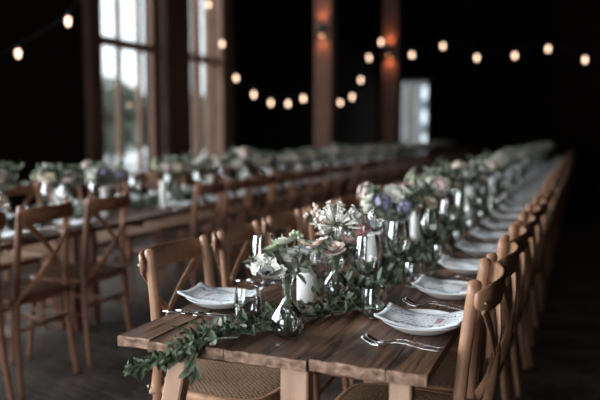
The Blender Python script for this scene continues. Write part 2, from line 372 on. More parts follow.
for wx in (-.95, .95):
    for wz in (1.0, 2.05, 3.1):
        b = MB(); bbox(b, (wx+1.0, -.13, wz), (.62, .06, .55), .01); f_ = b.obj('window', M['panewhite'], sh, False)
tag(sh, 'grey garden shed with pale square windows glimpsed through the far doorway', 'shed')
rg = random.Random(3)
for k, (x, y, h) in enumerate([(-17, 19.4, 3.2), (-17.5, 23.6, 3.5), (-17.2, 27.8, 3.2), (-17.5, 32, 3.6), (-17.2, 15.2, 3.3)]):
    t = empty('garden_tree', (x, y, -.1)); tag(t, 'blurred green tree outside the windows, %s from the left window edge' % ['second', 'third', 'fourth', 'last', 'first'][k], 'tree', 'trees outside the barn')
    b = MB(); tube(b, smooth_path([(0, 0, 0), (.1, .05, h*.3), (0, 0, h*.6)], 4), .13, 8); b.obj('trunk', M['bark'], t)
    b = MB()
    for q in range(7): leaf_cloud(b, (rg.uniform(-.8, .8), rg.uniform(-.9, .9), h*rg.uniform(.28, .8)), (1.0, 1.15, h*.22), 420, .13, rg)
    b.obj('crown', M['tree'], t, False)
for k, x in enumerate((-12.9, -4.6)):
    t = empty('garden_tree', (x, 39, -.1)); tag(t, 'pale green tree beyond the far doorway, the %s of two' % ['left', 'right'][k], 'tree', 'trees beyond the doorway')
    b = MB(); tube(b, smooth_path([(0, 0, 0), (.1, .05, 1), (0, 0, 2)], 4), .13, 8); b.obj('trunk', M['bark'], t)
    b = MB()
    for q in range(5): leaf_cloud(b, (rg.uniform(-.5, .5), rg.uniform(-.5, .5), 1.0+rg.uniform(0, 1.2)), (.9, .9, .6), 260, .12, rg)
    b.obj('crown', M['tree'], t, False)

# ------------------------------------------------------------------ cross-back chair (faces +x)
def chair_parts():
    P = {}
    def leg_rear(s):
        b = MB(); pts = smooth_path([(-.225, s*.205, .0), (-.196, s*.190, .24), (-.188, s*.182, .45), (-.196, s*.172, .66), (-.222, s*.166, .885)], 5)
        n = len(pts); tube(b, pts, [.0125+.0045*min(1, i/(n*.45)) for i in range(n)], 10)
        c = pts[-1]; lathe(b, [(.0155, 0), (.0125, .004), (.007, .006), (.0005, .0065)], 10, (c.x, c.y, c.z)); return b
    def leg_front(s):
        b = MB(); pts = smooth_path([(.19, s*.195, 0), (.168, s*.182, .22), (.150, s*.170, .445)], 5)
        n = len(pts); tube(b, pts, [.0115+.004*i/n for i in range(n)], 10); return b
    P['leg'] = [leg_rear(-1), leg_rear(1), leg_front(-1), leg_front(1)]
    ring = [(.185, 0), (.178, .12), (.150, .185), (.08, .205), (-.06, .198), (-.16, .178), (-.196, .12), (-.205, 0)]
    ring = ring+[(x, -y) for x, y in ring[-2:0:-1]]
    rp = smooth_path([(x, y, .446) for x, y in ring], 4, True)
    b = MB(); ribbon_closed(b, rp, .032, .034); P['seat_frame'] = [b]
    b = MB(); n = len(rp); vs_ = []
    for s_, z in ((.96, .462), (.8, .466), (.5, .462), (.2, .459)):
        for p in rp: vs_.append((p.x*s_, p.y*s_, z))
    vs_.append((0, 0, .458)); fs = []
    for k in range(3):
        for i in range(n): fs.append((k*n+i, k*n+(i+1) % n, (k+1)*n+(i+1) % n, (k+1)*n+i))
    for i in range(n): fs.append((3*n+i, 3*n+(i+1) % n, 4*n))
    b.add(vs_, fs); P['cane_seat'] = [b]
    b = MB(); pts = []; W = []; wd_ = []
    key = [(-.226, .200), (-.244, .180), (-.258, .145), (-.270, .09), (-.276, .045), (-.278, 0)]
    key = key+[(x, -y) for x, y in key[-2::-1]]
    pl_ = smooth_path([(x, y, .846) for x, y in key], 4); n = len(pl_)
    for i in range(n):
        e = min(i, n-1-i)/(n/2); wd_.append(.034+.040*min(1, e*2.6)**.7 if e > 0 else .030)
    ribbon(b, pl_, (-.10, 0, 1), wd_, .013); P['top_rail'] = [b]
    def strip(s):
        q = smooth_path([(-.246, s*.180, .822), (-.262+s*.005, s*.10, .755), (-.268+s*.006, 0, .655), (-.245+s*.004, -s*.10, .55), (-.206, -s*.178, .468), (-.196, -s*.200, .435)], 5)
        b = MB(); ribbon(b, q, (0, .55, s*.9), .026, .007); return b
    P['cross_strip'] = [strip(1), strip(-1)]
    st = []
    for a, c in (((-.195, -.186, .27), (.170, -.184, .27)), ((-.195, .186, .27), (.170, .184, .27)), ((.164, -.18, .31), (.164, .18, .31)), ((-.192, -.184, .31), (-.192, .184, .31))):
        b = MB(); tube(b, [a, c], .0095, 8); st.append(b)
    P['stretcher'] = st
    bo = []
    for s in (-1, 1):
        for p in ((-.250, s*.182, .838), (-.214, s*.196, .455)):
            b = MB(); lathe(b, sprof([(.001, .006), (.005, .004), (.006, 0)], 3), 8); b.xf(Matrix.Translation(p) @ Matrix.Rotation(-PI/2, 4, 'Y') @ Matrix.Rotation(s*-.5, 4, 'X')); bo.append(b)
    P['bolt'] = bo
    return P
def ribbon_closed(mb, P, wd_, th):
    n = len(P); vs_ = []
    for i, p in enumerate(P):
        t = (P[(i+1) % n]-P[i-1]).normalized(); o_ = t.cross(Vector((0, 0, 1))); a = wd_/2; h = th/2; c = .009
        for (x, y) in ((-a, -h+c), (-a+c, -h), (a-c, -h), (a, -h+c), (a, h-c), (a-c, h), (-a+c, h), (-a, h-c)):
            vs_.append(p+o_*x+Vector((0, 0, y)))
    fs = []
    for i in range(n):
        j = (i+1) % n
        for k in range(8): fs.append((i*8+k, i*8+(k+1) % 8, j*8+(k+1) % 8, j*8+k))
    mb.add(vs_, fs)
def make_chair(m):
    P = chair_parts(); t = empty('cross_back_chair')
    for nm, lst in P.items():
        for b in lst: b.obj(nm, M['cane'] if nm == 'cane_seat' else M['bolt'] if nm == 'bolt' else m, t)
    return t
def make_far_chair(m):
    P = chair_parts(); a = MB()
    for nm, lst in P.items():
        if nm == 'bolt': continue
        for b in lst: a.merge(b, 1 if nm == 'cane_seat' else 0)
    return a.obj('cross_back_chair', [m, M['cane']])
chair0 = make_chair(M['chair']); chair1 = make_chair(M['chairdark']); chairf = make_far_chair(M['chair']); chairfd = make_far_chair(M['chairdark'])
NM = 34
def chair_row(xc, ys, face, proto, protof, phr, group, yaws={}, nfull=16):
    for k, y in enumerate(ys):
        rz = (0 if face > 0 else PI)+yaws.get(k, rnd.uniform(-.05, .05))
        o = place(proto if k < nfull else protof, (xc+(rnd.uniform(-.012, .012) if k > 1 else 0), y, 0), rz)
        if k < 12: lab = '%s brown cross-back chair from the camera %s' % (ORD[k] if k else 'nearest', phr)
        else: lab = 'blurred cross-back chair far down the row %s' % phr
        tag(o, lab, 'chair', group)
chair_row(-1.035, [2.05+.475*k for k in range(30)], 1, chair0, chairf, 'on the left side of the main table', 'chairs on the left side of the main table', {0: -.03, 1: .03, 2: 0})
chair_row(-.468, [1.935+.437*k for k in range(33)], -1, chair0, chairf, 'on the right side of the main table', 'chairs on the right side of the main table', {0: .05, 1: 0, 2: 0})
TX = -2.98                                            # centre line of the second table
ysn = [2.28, 2.74, 3.25, 4.42, 4.87, 5.32]+[5.77+.45*k for k in range(26)]
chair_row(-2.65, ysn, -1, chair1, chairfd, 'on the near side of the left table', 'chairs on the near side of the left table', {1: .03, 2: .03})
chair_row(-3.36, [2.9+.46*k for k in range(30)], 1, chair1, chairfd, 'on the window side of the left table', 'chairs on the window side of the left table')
for o in C.objects:
    if o.get('category') == 'chair' and o.location.x < -2: o.scale = (1, 1, 1.03)

# ------------------------------------------------------------------ tables
def plank_top(w_, l_, seed):
    rg = random.Random(seed); b = MB(); x = -w_/2; n = 8
    ws = [rg.uniform(.8, 1.25) for _ in range(n)]; s_ = sum(ws)
    for q in ws:
        bw = q/s_*w_; y0 = rg.uniform(-.004, .010); y1 = l_-rg.uniform(0, .01); dz = rg.uniform(-.0015, .0015)
        # board outline along x with small notches at the near end
        k = 5; xs = [x+.0012+(bw-.0024)*i/k for i in range(k+1)]; ye = [y0+rg.uniform(-.004, .004) for _ in xs]
        top = [(xx, yy+.003, dz) for xx, yy in zip(xs, ye)]; mid = [(xx, yy, dz-.004) for xx, yy in zip(xs, ye)]; bot = [(xx, yy+rg.uniform(0, .004), dz-.027) for xx, yy in zip(xs, ye)]
        tf = [(xx, y1, dz) for xx in xs]; bf = [(xx, y1, dz-.027) for xx in xs]
        o = len(b.v); m_ = k+1
        b.add(top+mid+bot+tf+bf, [])
        for i in range(k):
            for f_, mi in (((i, i+1, 3*m_+i+1, 3*m_+i), 0), ((m_+i, m_+i+1, i+1, i), 1), ((2*m_+i, 2*m_+i+1, m_+i+1, m_+i), 1), ((4*m_+i, 4*m_+i+1, 2*m_+i+1, 2*m_+i), 0), ((3*m_+i, 3*m_+i+1, 4*m_+i+1, 4*m_+i), 1)):
                b.f.append(tuple(o+j for j in f_)); b.mi.append(mi)
        b.f.append((o, o+3*m_, o+4*m_, o+2*m_)); b.mi.append(0); b.f.append((o+k, o+2*m_+k, o+4*m_+k, o+3*m_+k)); b.mi.append(0)
        x += bw
    return b
def make_table(w_, l_, seed, near=False):
    lm = M['legw'] if near else M['postwood']
    t = empty('plank_table')
    plank_top(w_, l_, seed).obj('tabletop', [M['plank'], M['endgrain']], t, False, (0, 0, .72))
    for yy in (.07, l_-.11):
        b = MB(); bbox(b, (0, yy+.05, .672), (w_-.10, .05, .034), .004); b.obj('cross_beam', M['postwood'], t, False)
        for x0, x1, wd_ in ((-.238, -.40, .052), (.083, .080, .072), (.345, .36, .052)) if near and yy < 1 else ((-.085, -.095, .05), (.01, .02, .05)):
            b = MB(); an = math.atan2(x0-x1, .686); ln = math.hypot(x0-x1, .686)
            bbox(b, ((x0+x1)/2, yy-.02, .343), (wd_, .045, ln), .004, rot=Matrix.Rotation(an, 3, 'Y')); b.obj('leg', lm, t, False)
    return t
tn = make_table(.826, 2.68, 5, True); t0 = make_table(.826, 2.68, 5)
for k in range(6):
    o = place(t0 if k else tn, (-.716, 1.525+2.685*k, 0))
    tag(o, ['weathered dark plank table with garland over its end, nearest in the main row', 'plank table, second in the main row, behind the nearest one', 'plank table, third in the main row, between blurred chairs', 'blurred plank table, fourth in the main row', 'blurred plank table, fifth in the main row', 'farthest plank table at the dark end of the main row'][k], 'table', 'main row of plank tables')
t1 = make_table(.80, 2.68, 9)
for k in range(7):
    o = place(t1, (TX, 1.05+2.685*k, 0))
    tag(o, 'plank table in the left row, %s from the left edge of the photo' % ORD[k].replace('nearest', 'first'), 'table', 'left row of plank tables')

# ------------------------------------------------------------------ place settings
def make_plate():
    b = MB(); lathe(b, sprof([(.001, .006), (.06, .006), (.080, .013), (.104, .024), (.110, .027), (.111, .025), (.090, .011), (.070, .0), (.06, .0), (.001, .002)], 3), 40)
    return b.obj('dinner_plate', M['plate'])
def make_napkin(seed, L_=.228, Wd=.152):
    rg = random.Random(seed); nx, ny = 22, 10; vs_ = []; uvs = []; ph = rg.uniform(0, 6); sk = rg.uniform(-.06, .06)
    for lay, th in ((0, .0065), (1, 0)):
        for i in range(nx+1):
            for j in range(ny+1):
                u, v = i/nx, j/ny; x = (u-.5)*L_*(1 if lay == 0 else .985)+.006*(v-.5)*sk*20*.1; y = (v-.5)*Wd+sk*x
                z = .0155+.85*x*x+.0022*math.sin(6*u+ph)*math.cos(4*v)+.0012*math.sin(17*u+5*v+ph)
                e = abs(v-.5)*2; z -= .0022*e**5 if lay == 0 else 0
                z = max(z, .0095, .0095+(math.hypot(x, y)-.066)*.44)+th
                vs_.append((x, y, z)); uvs.append((u, v) if lay == 0 else (.01, .01))
    fs = []; K = (nx+1)*(ny+1); idx = lambda i, j, l: l*K+i*(ny+1)+j
    for i in range(nx):
        for j in range(ny):
            fs.append((idx(i, j, 0), idx(i+1, j, 0), idx(i+1, j+1, 0), idx(i, j+1, 0))); fs.append((idx(i, j, 1), idx(i, j+1, 1), idx(i+1, j+1, 1), idx(i+1, j, 1)))
        fs.append((idx(i, 0, 1), idx(i+1, 0, 1), idx(i+1, 0, 0), idx(i, 0, 0))); fs.append((idx(i, ny, 0), idx(i+1, ny, 0), idx(i+1, ny, 1), idx(i, ny, 1)))
    for j in range(ny):
        fs.append((idx(0, j, 0), idx(0, j+1, 0), idx(0, j+1, 1), idx(0, j, 1))); fs.append((idx(nx, j, 1), idx(nx, j+1, 1), idx(nx, j+1, 0), idx(nx, j, 0)))
    b = MB(); b.add(vs_, fs)
    return b.obj('printed_napkin', M['napkin'], uvs=uvs)
def make_fork():
    b = MB(); P_ = smooth_path([(.10, 0, .004), (.06, 0, .006), (.0, 0, .0145), (-.032, 0, .009), (-.052, 0, .0035)], 5); n = len(P_)
    wd_ = [.011-.007*min(1, (i/(n-1))*1.7) if i/(n-1) < .6 else .0035+.0145*((i/(n-1)-.6)/.4)**.9 for i in range(n)]
    ribbon(b, P_, (0, 1, 0), wd_, .0024)
    for k in range(4):
        y = (k-1.5)*.0050
        tube(b, smooth_path([(-.050, y, .0035), (-.066, y, .0045), (-.082, y*.95, .011), (-.097, y*.9, .020)], 4), [.0016]*12+[.0008], 5)
    return b.obj('dinner_fork', M['steel'])
def make_knife():
    b = MB(); ribbon(b, [(.11, 0, .004), (.09, 0, .005), (.05, 0, .0045), (.01, 0, .004)], (0, 1, 0), [.010, .013, .011, .008], .006)
    ribbon(b, [(.012, 0, .004), (-.005, 0, .0035), (-.05, 0, .003), (-.09, .001, .003), (-.108, .003, .003), (-.115, .005, .003)], (0, 1, 0), [.008, .015, .017, .017, .011, .003], .0016)
    return b.obj('table_knife', M['steel'])
def make_wine():
    b = MB()
    out = sprof([(.036, 0), (.033, .002), (.010, .005), (.0045, .012), (.0038, .04), (.0040, .085), (.009, .094), (.031, .112), (.0425, .142), (.043, .162), (.038, .196), (.033, .222)], 4)
    lathe(b, out, 36, cap0=True)
    b2 = [(max(r-.0013, .0005), z) for r, z in out if z > .096][::-1]; lathe(b, b2, 36, cap1=True)
    tube(b, [(.0323*math.cos(a), .0323*math.sin(a), .222) for a in [2*PI*k/36 for k in range(36)]], .0009, 5, True)
    return b.obj('wine_glass', M['glass'])
def make_tumbler():
    b = MB(); out = sprof([(.022, 0), (.030, .002), (.038, .015), (.0405, .04), (.038, .068), (.034, .088)], 4)
    lathe(b, out, 36, cap0=True); b2 = [(r-.0018, z+.001) for r, z in out if z > .006][::-1]; lathe(b, b2, 36, cap1=True)
    tube(b, [(.0333*math.cos(a), .0333*math.sin(a), .088) for a in [2*PI*k/36 for k in range(36)]], .0011, 5, True)
    return b.obj('stemless_tumbler', M['glass'])
plate = make_plate(); napk = [make_napkin(1), make_napkin(4), make_napkin(9)]; fork = make_fork(); knife = make_knife(); wine = make_wine(); tumb = make_tumbler()
TZ = .7225
def oth(k, what, phr):
    return '%s %s, %s' % ('first' if k == 0 else ORD[k], what, phr) if k < 12 else 'blurred %s in the far part, %s' % (what, phr)
def setting(k, px, py, side, phr, grp, cutlery=True, glasses=None, rz=0):
    # side +1: guest sits on +x
    tag(place(plate, (px, py, TZ), 0), oth(k, 'white dinner plate', phr), 'plate', 'plates '+grp)
    tag(place(napk[k % 3], (px, py, TZ+.001), (0 if side > 0 else PI)+rz), oth(k, 'printed white napkin on a plate', phr), 'napkin', 'napkins '+grp)
    if cutlery and k < 22:
        for q in range(2):
            dy = (.172+.027*q if side > 0 else .135+.026*q)
            if side > 0: o = place(fork, (px-.012-.004*q, py-dy, TZ), -.07*q+.06+rnd.uniform(-.03, .03)); nm = 'dinner fork'; c = 'fork'
            else: o = place(knife, (px+.03-.03*q, py-dy, TZ), PI+.05*q+rnd.uniform(-.05, .05)); nm = 'table knife'; c = 'knife'
            tag(o, oth(k, '%s %s' % (nm, ('nearer its plate', 'farther from its plate')[q]), phr), c, 'cutlery '+grp)
    if glasses is None: glasses = ((px-side*.19, py+.15), (px-side*.12, py+.06))
    if k < 24:
        tag(place(wine, (glasses[0][0], glasses[0][1], TZ-.001), 0), oth(k, 'empty wine glass', phr), 'wine glass', 'wine glasses '+grp)
        tag(place(tumb, (glasses[1][0], glasses[1][1], TZ-.001), 0), oth(k, 'stemless tumbler', phr), 'tumbler', 'tumblers '+grp)
for k in range(33):
    y = 1.895+.437*k
    gl = {0: ((-.605, 2.085), (-.55, 1.965)), 1: ((-.60, 2.46), (-.535, 2.42))}.get(k)
    setting(k, -.392, y, 1, 'main table right side', 'on the right side of the main table', True, gl, rz=-.03 if k == 0 else rnd.uniform(-.08, .08))
for k in range(30):
    y = 1.945+.475*k
    gl = {0: ((-.905, 1.975), (-.89, 1.83))}.get(k)
    setting(k, -1.035, y, -1, 'main table left side', 'on the left side of the main table', k < 8, gl, rz=.03 if k == 0 else rnd.uniform(-.08, .08))
for k, y in enumerate(ysn): setting(k, -2.70, y+.05, 1, 'left table near side', 'on the near side of the left table', k < 8)
for k in range(28): setting(k, -3.26, 2.9+.46*k, -1, 'left table window side', 'on the window side of the left table', k < 4)

# ------------------------------------------------------------------ flowers
def leaf(mb, p, d, up, L_, W_, mi=0, curl=.2):
    d = Vector(d).normalized(); up = Vector(up); s = d.cross(up)
    if s.length < 1e-3: s = d.orthogonal()
    s.normalize(); n = s.cross(d).normalized(); p = Vector(p)
    pts = []
    for t, w_ in ((0, .12), (.3, .85), (.6, .95), (.85, .5)):
        c = p+d*L_*t-n*(curl*L_*t*t); e = s*W_*.5*w_
        pts += [c-e+n*W_*.10*w_, c, c+e+n*W_*.10*w_]
    pts.append(p+d*L_-n*curl*L_)
    fs = []
    for i in range(3): a = i*3; fs += [(a, a+1, a+4, a+3), (a+1, a+2, a+5, a+4)]
    fs += [(9, 10, 12), (10, 11, 12)]
    mb.add(pts, fs, mi)
def rand_dir(rg, zmin=-1.):
    while True:
        v = Vector((rg.uniform(-1, 1), rg.uniform(-1, 1), rg.uniform(zmin, 1)))
        if .1 < v.length < 1: return v.normalized()
def petal(mb, c, ax, out, L_, W_, open_, mi=0):       # cupped petal rising along ax, leaning to out
    s = ax.cross(out).normalized(); pts = []
    for t, w_ in ((0, .35), (.4, .9), (.75, 1), (1, .55)):
        q = c+ax*L_*math.sin(min(1.5, 1.35*t+.1))*(1-open_*.55)+out*L_*(open_*t*1.0+.25*math.sin(PI*t*.8))
        for u in (-1, 0, 1): pts.append(q+s*W_*.5*w_*u-out*W_*.18*w_*(u*u)*(1-open_*.5)+ax*(-.05*L_*abs(u)*t))
    fs = []
    for i in range(3):
        a = i*3; fs += [(a, a+1, a+4, a+3), (a+1, a+2, a+5, a+4)]
    mb.add(pts, fs, mi)
def rose(mb, c, ax, R_, rg, mi=0):
    ax = Vector(ax).normalized(); u = ax.orthogonal().normalized(); v = ax.cross(u); c = Vector(c)
    for ring_, (n, op, sc) in enumerate(((3, .05, .6), (5, .2, .75), (6, .42, .85), (7, .66, .9), (8, .88, .92))):
        for k in range(n):
            a = 2*PI*(k+.5*(ring_ % 2))/n+rg.uniform(-.15, .15); o = u*math.cos(a)+v*math.sin(a)
            petal(mb, c-ax*R_*.4+o*R_*.08*ring_, ax, o, R_*1.0*sc, R_*.95*sc, op+rg.uniform(-.05, .05), mi)
def floret(mb, c, ax, R_, n=5, mi=0, open_=.9):
    ax = Vector(ax).normalized(); u = ax.orthogonal().normalized(); v = ax.cross(u); c = Vector(c)
    for k in range(n):
        a = 2*PI*k/n; o = u*math.cos(a)+v*math.sin(a); petal(mb, c, ax, o, R_, R_*.75, open_, mi)
def cluster(mb, c, R_, n, fr, rg, mi=0):
    for _ in range(n):
        d = rand_dir(rg, -.3); floret(mb, Vector(c)+d*R_, d, fr, 5, mi)
def spike(mb, a, b, rg, n=26, fr=.011, mi=0):
    a = Vector(a); b = Vector(b); ax = (b-a).normalized(); u = ax.orthogonal().normalized(); v = ax.cross(u)
    for k in range(n):
        t = k/n; an = k*2.4; o = u*math.cos(an)+v*math.sin(an); floret(mb, a.lerp(b, t)+o*.016*(1.1-t), (o+ax*.4), fr*(1.2-.6*t), 4, mi)
def agapanthus(mb, c, ax, rg, n=46, L_=.062, mi=0):
    ax = Vector(ax).normalized(); c = Vector(c)
    for k in range(n):
        d = rand_dir(rg, -.15); l_ = L_*rg.uniform(.7, 1.2)
        tube(mb, [c, c+d*l_*.45], .0011, 4, mi=1)
        tube(mb, smooth_path([c+d*l_*.42, c+d*l_*.7, c+d*l_], 2), [.0014, .0022, .0030, .0034, .003], 5, mi=mi)
        floret(mb, c+d*l_*.95, d, .014*rg.uniform(.7, 1.2), 5, mi, .45)
def make_bouquet(name, seed, spec, zr=.13, wid=.12, ht=.30, nleaf=150, leafmix=('leaf', 'leafg'), nst=10, neck=None, spread=.10, leafL=.05):
    """spec: list of (kind, material, position, radius)"""
    rg = random.Random(seed); t = empty(name)
    st = MB(); ln = [MB(), MB()]
    nk = neck if neck is not None else zr
    for (kd, m_, p, R_) in spec:
        p = Vector(p); q = smooth_path([(rg.uniform(-.015, .015), rg.uniform(-.015, .015), .015), (p.x*.12, p.y*.12, nk), (p.x*.55, p.y*.55, (nk+p.z)/2+.02), p], 4)
        tube(st, q, .0018, 5)
        b = MB(); ax = Vector((p.x, p.y, .12)).normalized(); mats = [M[m_], M['stem']]
        if kd == 'rose': rose(b, p, ax, R_, rg)
        elif kd == 'cluster': cluster(b, p, R_, 26, .013, rg)
        elif kd == 'spike': spike(b, p, p+ax*R_, rg)
        elif kd == 'agapanthus': agapanthus(b, p, ax, rg, L_=R_)
        elif kd == 'buds':
            for _ in range(9):
                d = rand_dir(rg, 0); tube(b, [p, p+d*R_], .001, 4, mi=1); tube(b, smooth_path([p+d*R_*.8, p+d*R_*1.0, p+d*R_*1.25], 2), [.002, .005, .006, .005, .002], 6)
        b.obj('bloom', mats, t, kd not in ('buds',))
    for k in range(nst):
        a = rg.uniform(0, 2*PI); r_ = spread*rg.uniform(.5, 1.1); p = Vector((r_*math.cos(a), r_*math.sin(a), ht*rg.uniform(.68, 1.02)))
        q = smooth_path([(rg.uniform(-.015, .015), rg.uniform(-.015, .015), .015), (p.x*.12, p.y*.12, nk), (p.x*.6, p.y*.6, (nk+p.z)/2+.02), p], 5)
        tube(st, q, .0013, 4); n = len(q); L0 = ln[k % 2]
        per = nleaf//nst
        for i in range(per):
            f_ = rg.uniform(.45, 1); j = min(n-2, int(f_*(n-1))); c = q[j].lerp(q[j+1], f_*(n-1)-j); d = rand_dir(rg, -.4); d = (d+(q[j+1]-q[j]).normalized()*.7)
            leaf(L0, c, d, rand_dir(rg), leafL*rg.uniform(.6, 1.2), leafL*.38*rg.uniform(.7, 1.2), 0, rg.uniform(0, .4))
    st.obj('stems', M['stem'], t); ln[0].obj('foliage', M[leafmix[0]], t, False); ln[1].obj('foliage', M[leafmix[1]], t, False)
    return t
def make_vase(name, prof, th=.002, water=None):
    out = sprof(prof, 4); b = MB(); lathe(b, out, 40, cap0=True); inn = [(max(r-th, .0005), z+.001) for r, z in out if z > .004][::-1]; lathe(b, inn, 40, cap1=True)
    zt = prof[-1][1]; rt = prof[-1][0]; tube(b, [(rt*math.cos(a), rt*math.sin(a), zt) for a in [2*PI*k/36 for k in range(36)]], .0014, 5, True)
    o = b.obj(name, M['glass'])
    if water:
        pr = [(max(r-th-.0012, .0006), z+.0015) for r, z in out if z < water]; w_ = MB(); pr.append((.0006, pr[-1][1])); lathe(w_, pr, 40, cap0=True); w_.obj('water', M['water'], o)
    return o
bulbp = [(.020, 0), (.034, .004), (.045, .030), (.043, .052), (.028, .076), (.015, .094), (.0125, .115), (.014, .14), (.019, .158)]
vA = make_vase('bulb_vase', bulbp, water=.085); vA.location = (-.712, 1.70, TZ-.001)
tag(vA, 'clear round-bellied bud vase with a narrow neck, nearest on the table', 'vase')
bowlp = [(.022, 0), (.036, .006), (.045, .03), (.045, .045), (.034, .072), (.022, .088), (.020, .105), (.026, .13)]
vB = make_vase('round_vase', bowlp, water=.07); vB.location = (-.722, 2.13, TZ-.001)
tag(vB, 'clear round vase half hidden by leaves under the spiky white bloom', 'vase')
cylp = [(.034, 0), (.036, .003), (.037, .05), (.038, .10), (.040, .155)]

bA = make_bouquet('flower_bouquet', 11, [
    ('cluster', 'white', (-.055, -.02, .185), .030), ('rose', 'lime', (-.035, -.01, .235), .026), ('rose', 'white', (-.015, .02, .25), .028), ('rose', 'white', (.02, -.01, .225), .024),
    ('rose', 'cream', (.060, .01, .195), .020), ('rose', 'cream', (.035, .04, .245), .024), ('cluster', 'white', (.005, -.03, .19), .026), ('rose', 'lime', (-.07, .02, .205), .022), ('buds', 'lime', (.015, .03, .255), .02)],
    neck=.15, ht=.235, nleaf=80, leafmix=('leafg', 'leafg'), nst=11, spread=.085, leafL=.042)
bA.location = (-.712, 1.70, TZ); tag(bA, 'white and pale green roses with grey-green leaves in the nearest bud vase', 'bouquet')
bB = make_bouquet('flower_bouquet', 12, [
    ('agapanthus', 'white', (.005, -.01, .24), .072), ('rose', 'blush', (-.055, -.03, .185), .030), ('rose', 'blush', (.005, -.05, .175), .034), ('rose', 'blush', (-.045, .02, .215), .028), ('cluster', 'white', (.055, .03, .26), .026),
    ('rose', 'blush', (.05, -.02, .20), .026), ('cluster', 'pink', (.085, .01, .225), .018), ('buds', 'blush', (-.08, .0, .25), .03), ('spike', 'blush', (-.06, .03, .24), .07), ('rose', 'cream', (.075, .04, .21), .024)],
    neck=.13, ht=.21, nleaf=84, leafmix=('leafg', 'leafg'), nst=12, spread=.09, leafL=.045)
bB.location = (-.722, 2.13, TZ); tag(bB, 'bouquet with one spiky white bloom over blush flowers, second from the camera', 'bouquet')
# tall cylinder vase of stems right behind
vC = make_vase('cylinder_vase', cylp)
def rspec(seed, pal, n=9, h=.30, sp=.105):
    rg = random.Random(seed); L_ = []
    for k in range(n):
        a = 2*PI*k/n+rg.uniform(-.4, .4); r_ = sp*rg.uniform(.35, 1); kd = rg.choice(['rose', 'rose', 'cluster', 'cluster', 'spike' if pal[k % len(pal)] == 'purple' else 'rose'])
        L_.append((kd, pal[k % len(pal)], (r_*math.cos(a), r_*math.sin(a), h*rg.uniform(.78, 1.05)-r_*.35), .07 if kd == 'spike' else rg.uniform(.027, .039)))
    return L_
protos = []
pals = [(('white', 'white', 'purple', 'white', 'lime', 'blush', 'white'), 'white and purple'), (('white', 'cream', 'blush', 'pink', 'white', 'lime'), 'white and blush'),
        (('cream', 'white', 'lime', 'white', 'blush'), 'cream and white'), (('white', 'blush', 'cream', 'purple', 'white'), 'mixed white and lilac')]
for i, (pal, nm) in enumerate(pals):
    protos.append((make_bouquet('flower_bouquet', 30+i, rspec(50+i, pal, 17, .335, .145), neck=.16, ht=.33, nleaf=300, leafmix=('leaf', 'leafg'), nst=18, spread=.145, leafL=.055), nm))
def arrangement(k, pi, x, y, phr, grp, rz, sc=1, vase=None):
    p, nm = protos[pi]; v = place(vase or vC, (x, y, TZ-.001), 0)
    tag(v, oth(k, 'clear cylinder vase of flowers', phr), 'vase', 'vases '+grp)
    o = place(p, (x, y, TZ), rz); o.scale = (sc, sc, sc)
    tag(o, oth(k, '%s bouquet' % nm, phr), 'bouquet', 'bouquets '+grp)
ym = [2.95, 3.45, 4.0, 4.6, 5.15, 5.75, 6.35, 6.95, 7.5, 8.1, 8.7, 9.3, 9.9, 10.5, 11.1, 11.7, 12.4, 13.1, 13.8, 14.5, 15.2, 16.0, 16.8]
seq = [0, 1, 2, 3]
for k, y in enumerate(ym):
    arrangement(k, seq[k % 4], -.75+[0, .03, -.02, .04][k % 4]*1.0, y, 'main table behind the spiky bloom', 'on the main table', rnd.uniform(0, 6), [.92, .9, 1.0, 1.05][k % 4])
yl = [2.95, 3.55, 3.98, 4.75, 5.4, 6.0, 6.65, 7.3, 7.9, 8.5, 9.1, 9.8, 10.4, 11.0, 11.7, 12.3, 13, 13.7, 14.4, 15.1, 15.8, 16.6, 17.4]
for k, y in enumerate(yl):
    arrangement(k, [2, 2, 0, 2, 3, 1, 2][k % 7], TX+rnd.uniform(-.04, .04), y, 'middle of the left table', 'on the left table', rnd.uniform(0, 6), [1.12, 1.0, 1.0, 1.05, 1.0][k % 5])

# candles
def candle(r, h, loc, label, grp=None):
    t = empty('pillar_candle', loc); b = MB(); lathe(b, sprof([(r*.96, 0), (r, .003), (r, h*.5), (r, h-.004), (r*.95, h), (r*.5, h-.003), (.0008, h-.005)], 3), 28, cap0=True); b.obj('wax', M['wax'], t)
    b = MB(); tube(b, [(0, 0, h-.006), (.001, 0, h+.004), (.003, 0, h+.010)], .0011, 5); b.obj('wick', M['wick'], t); tag(t, label, 'candle', grp); return t
candle(.031, .098, (-.800, 2.07, TZ-.0015), 'short white pillar candle behind the nearest bud vase')
candle(.026, .150, (-.735, 2.62, TZ-.0015), 'taller white pillar candle behind the wine glass on the right')
candle(.028, .20, (-.70, 3.22, TZ-.0015), 'white pillar candle between the purple bouquet and the next one')
candle(.04, .19, (TX-.02, 3.55, TZ-.0015), 'thick white pillar candle between bouquets on the left table')
for k, y in enumerate([4.3, 5.45, 6.65, 7.8, 9.0, 10.2]): candle(.022, .21, (-.62, y, TZ-.0015), 'slim white candle among glasses on the main table, %s after the pillar candles' % ORD[k].replace('nearest', 'first'), 'slim candles on the main table')
for k, y in enumerate([2.6, 3.72, 4.4, 5.1, 5.7, 6.3, 7.0, 7.6, 8.3, 8.9, 9.5, 10.3]): candle(.022, .19, (TX+.17, y, TZ-.0015), 'slim white candle on the left table, %s from the left edge of the photo' % ORD[k].replace('nearest', 'first'), 'slim candles on the left table')

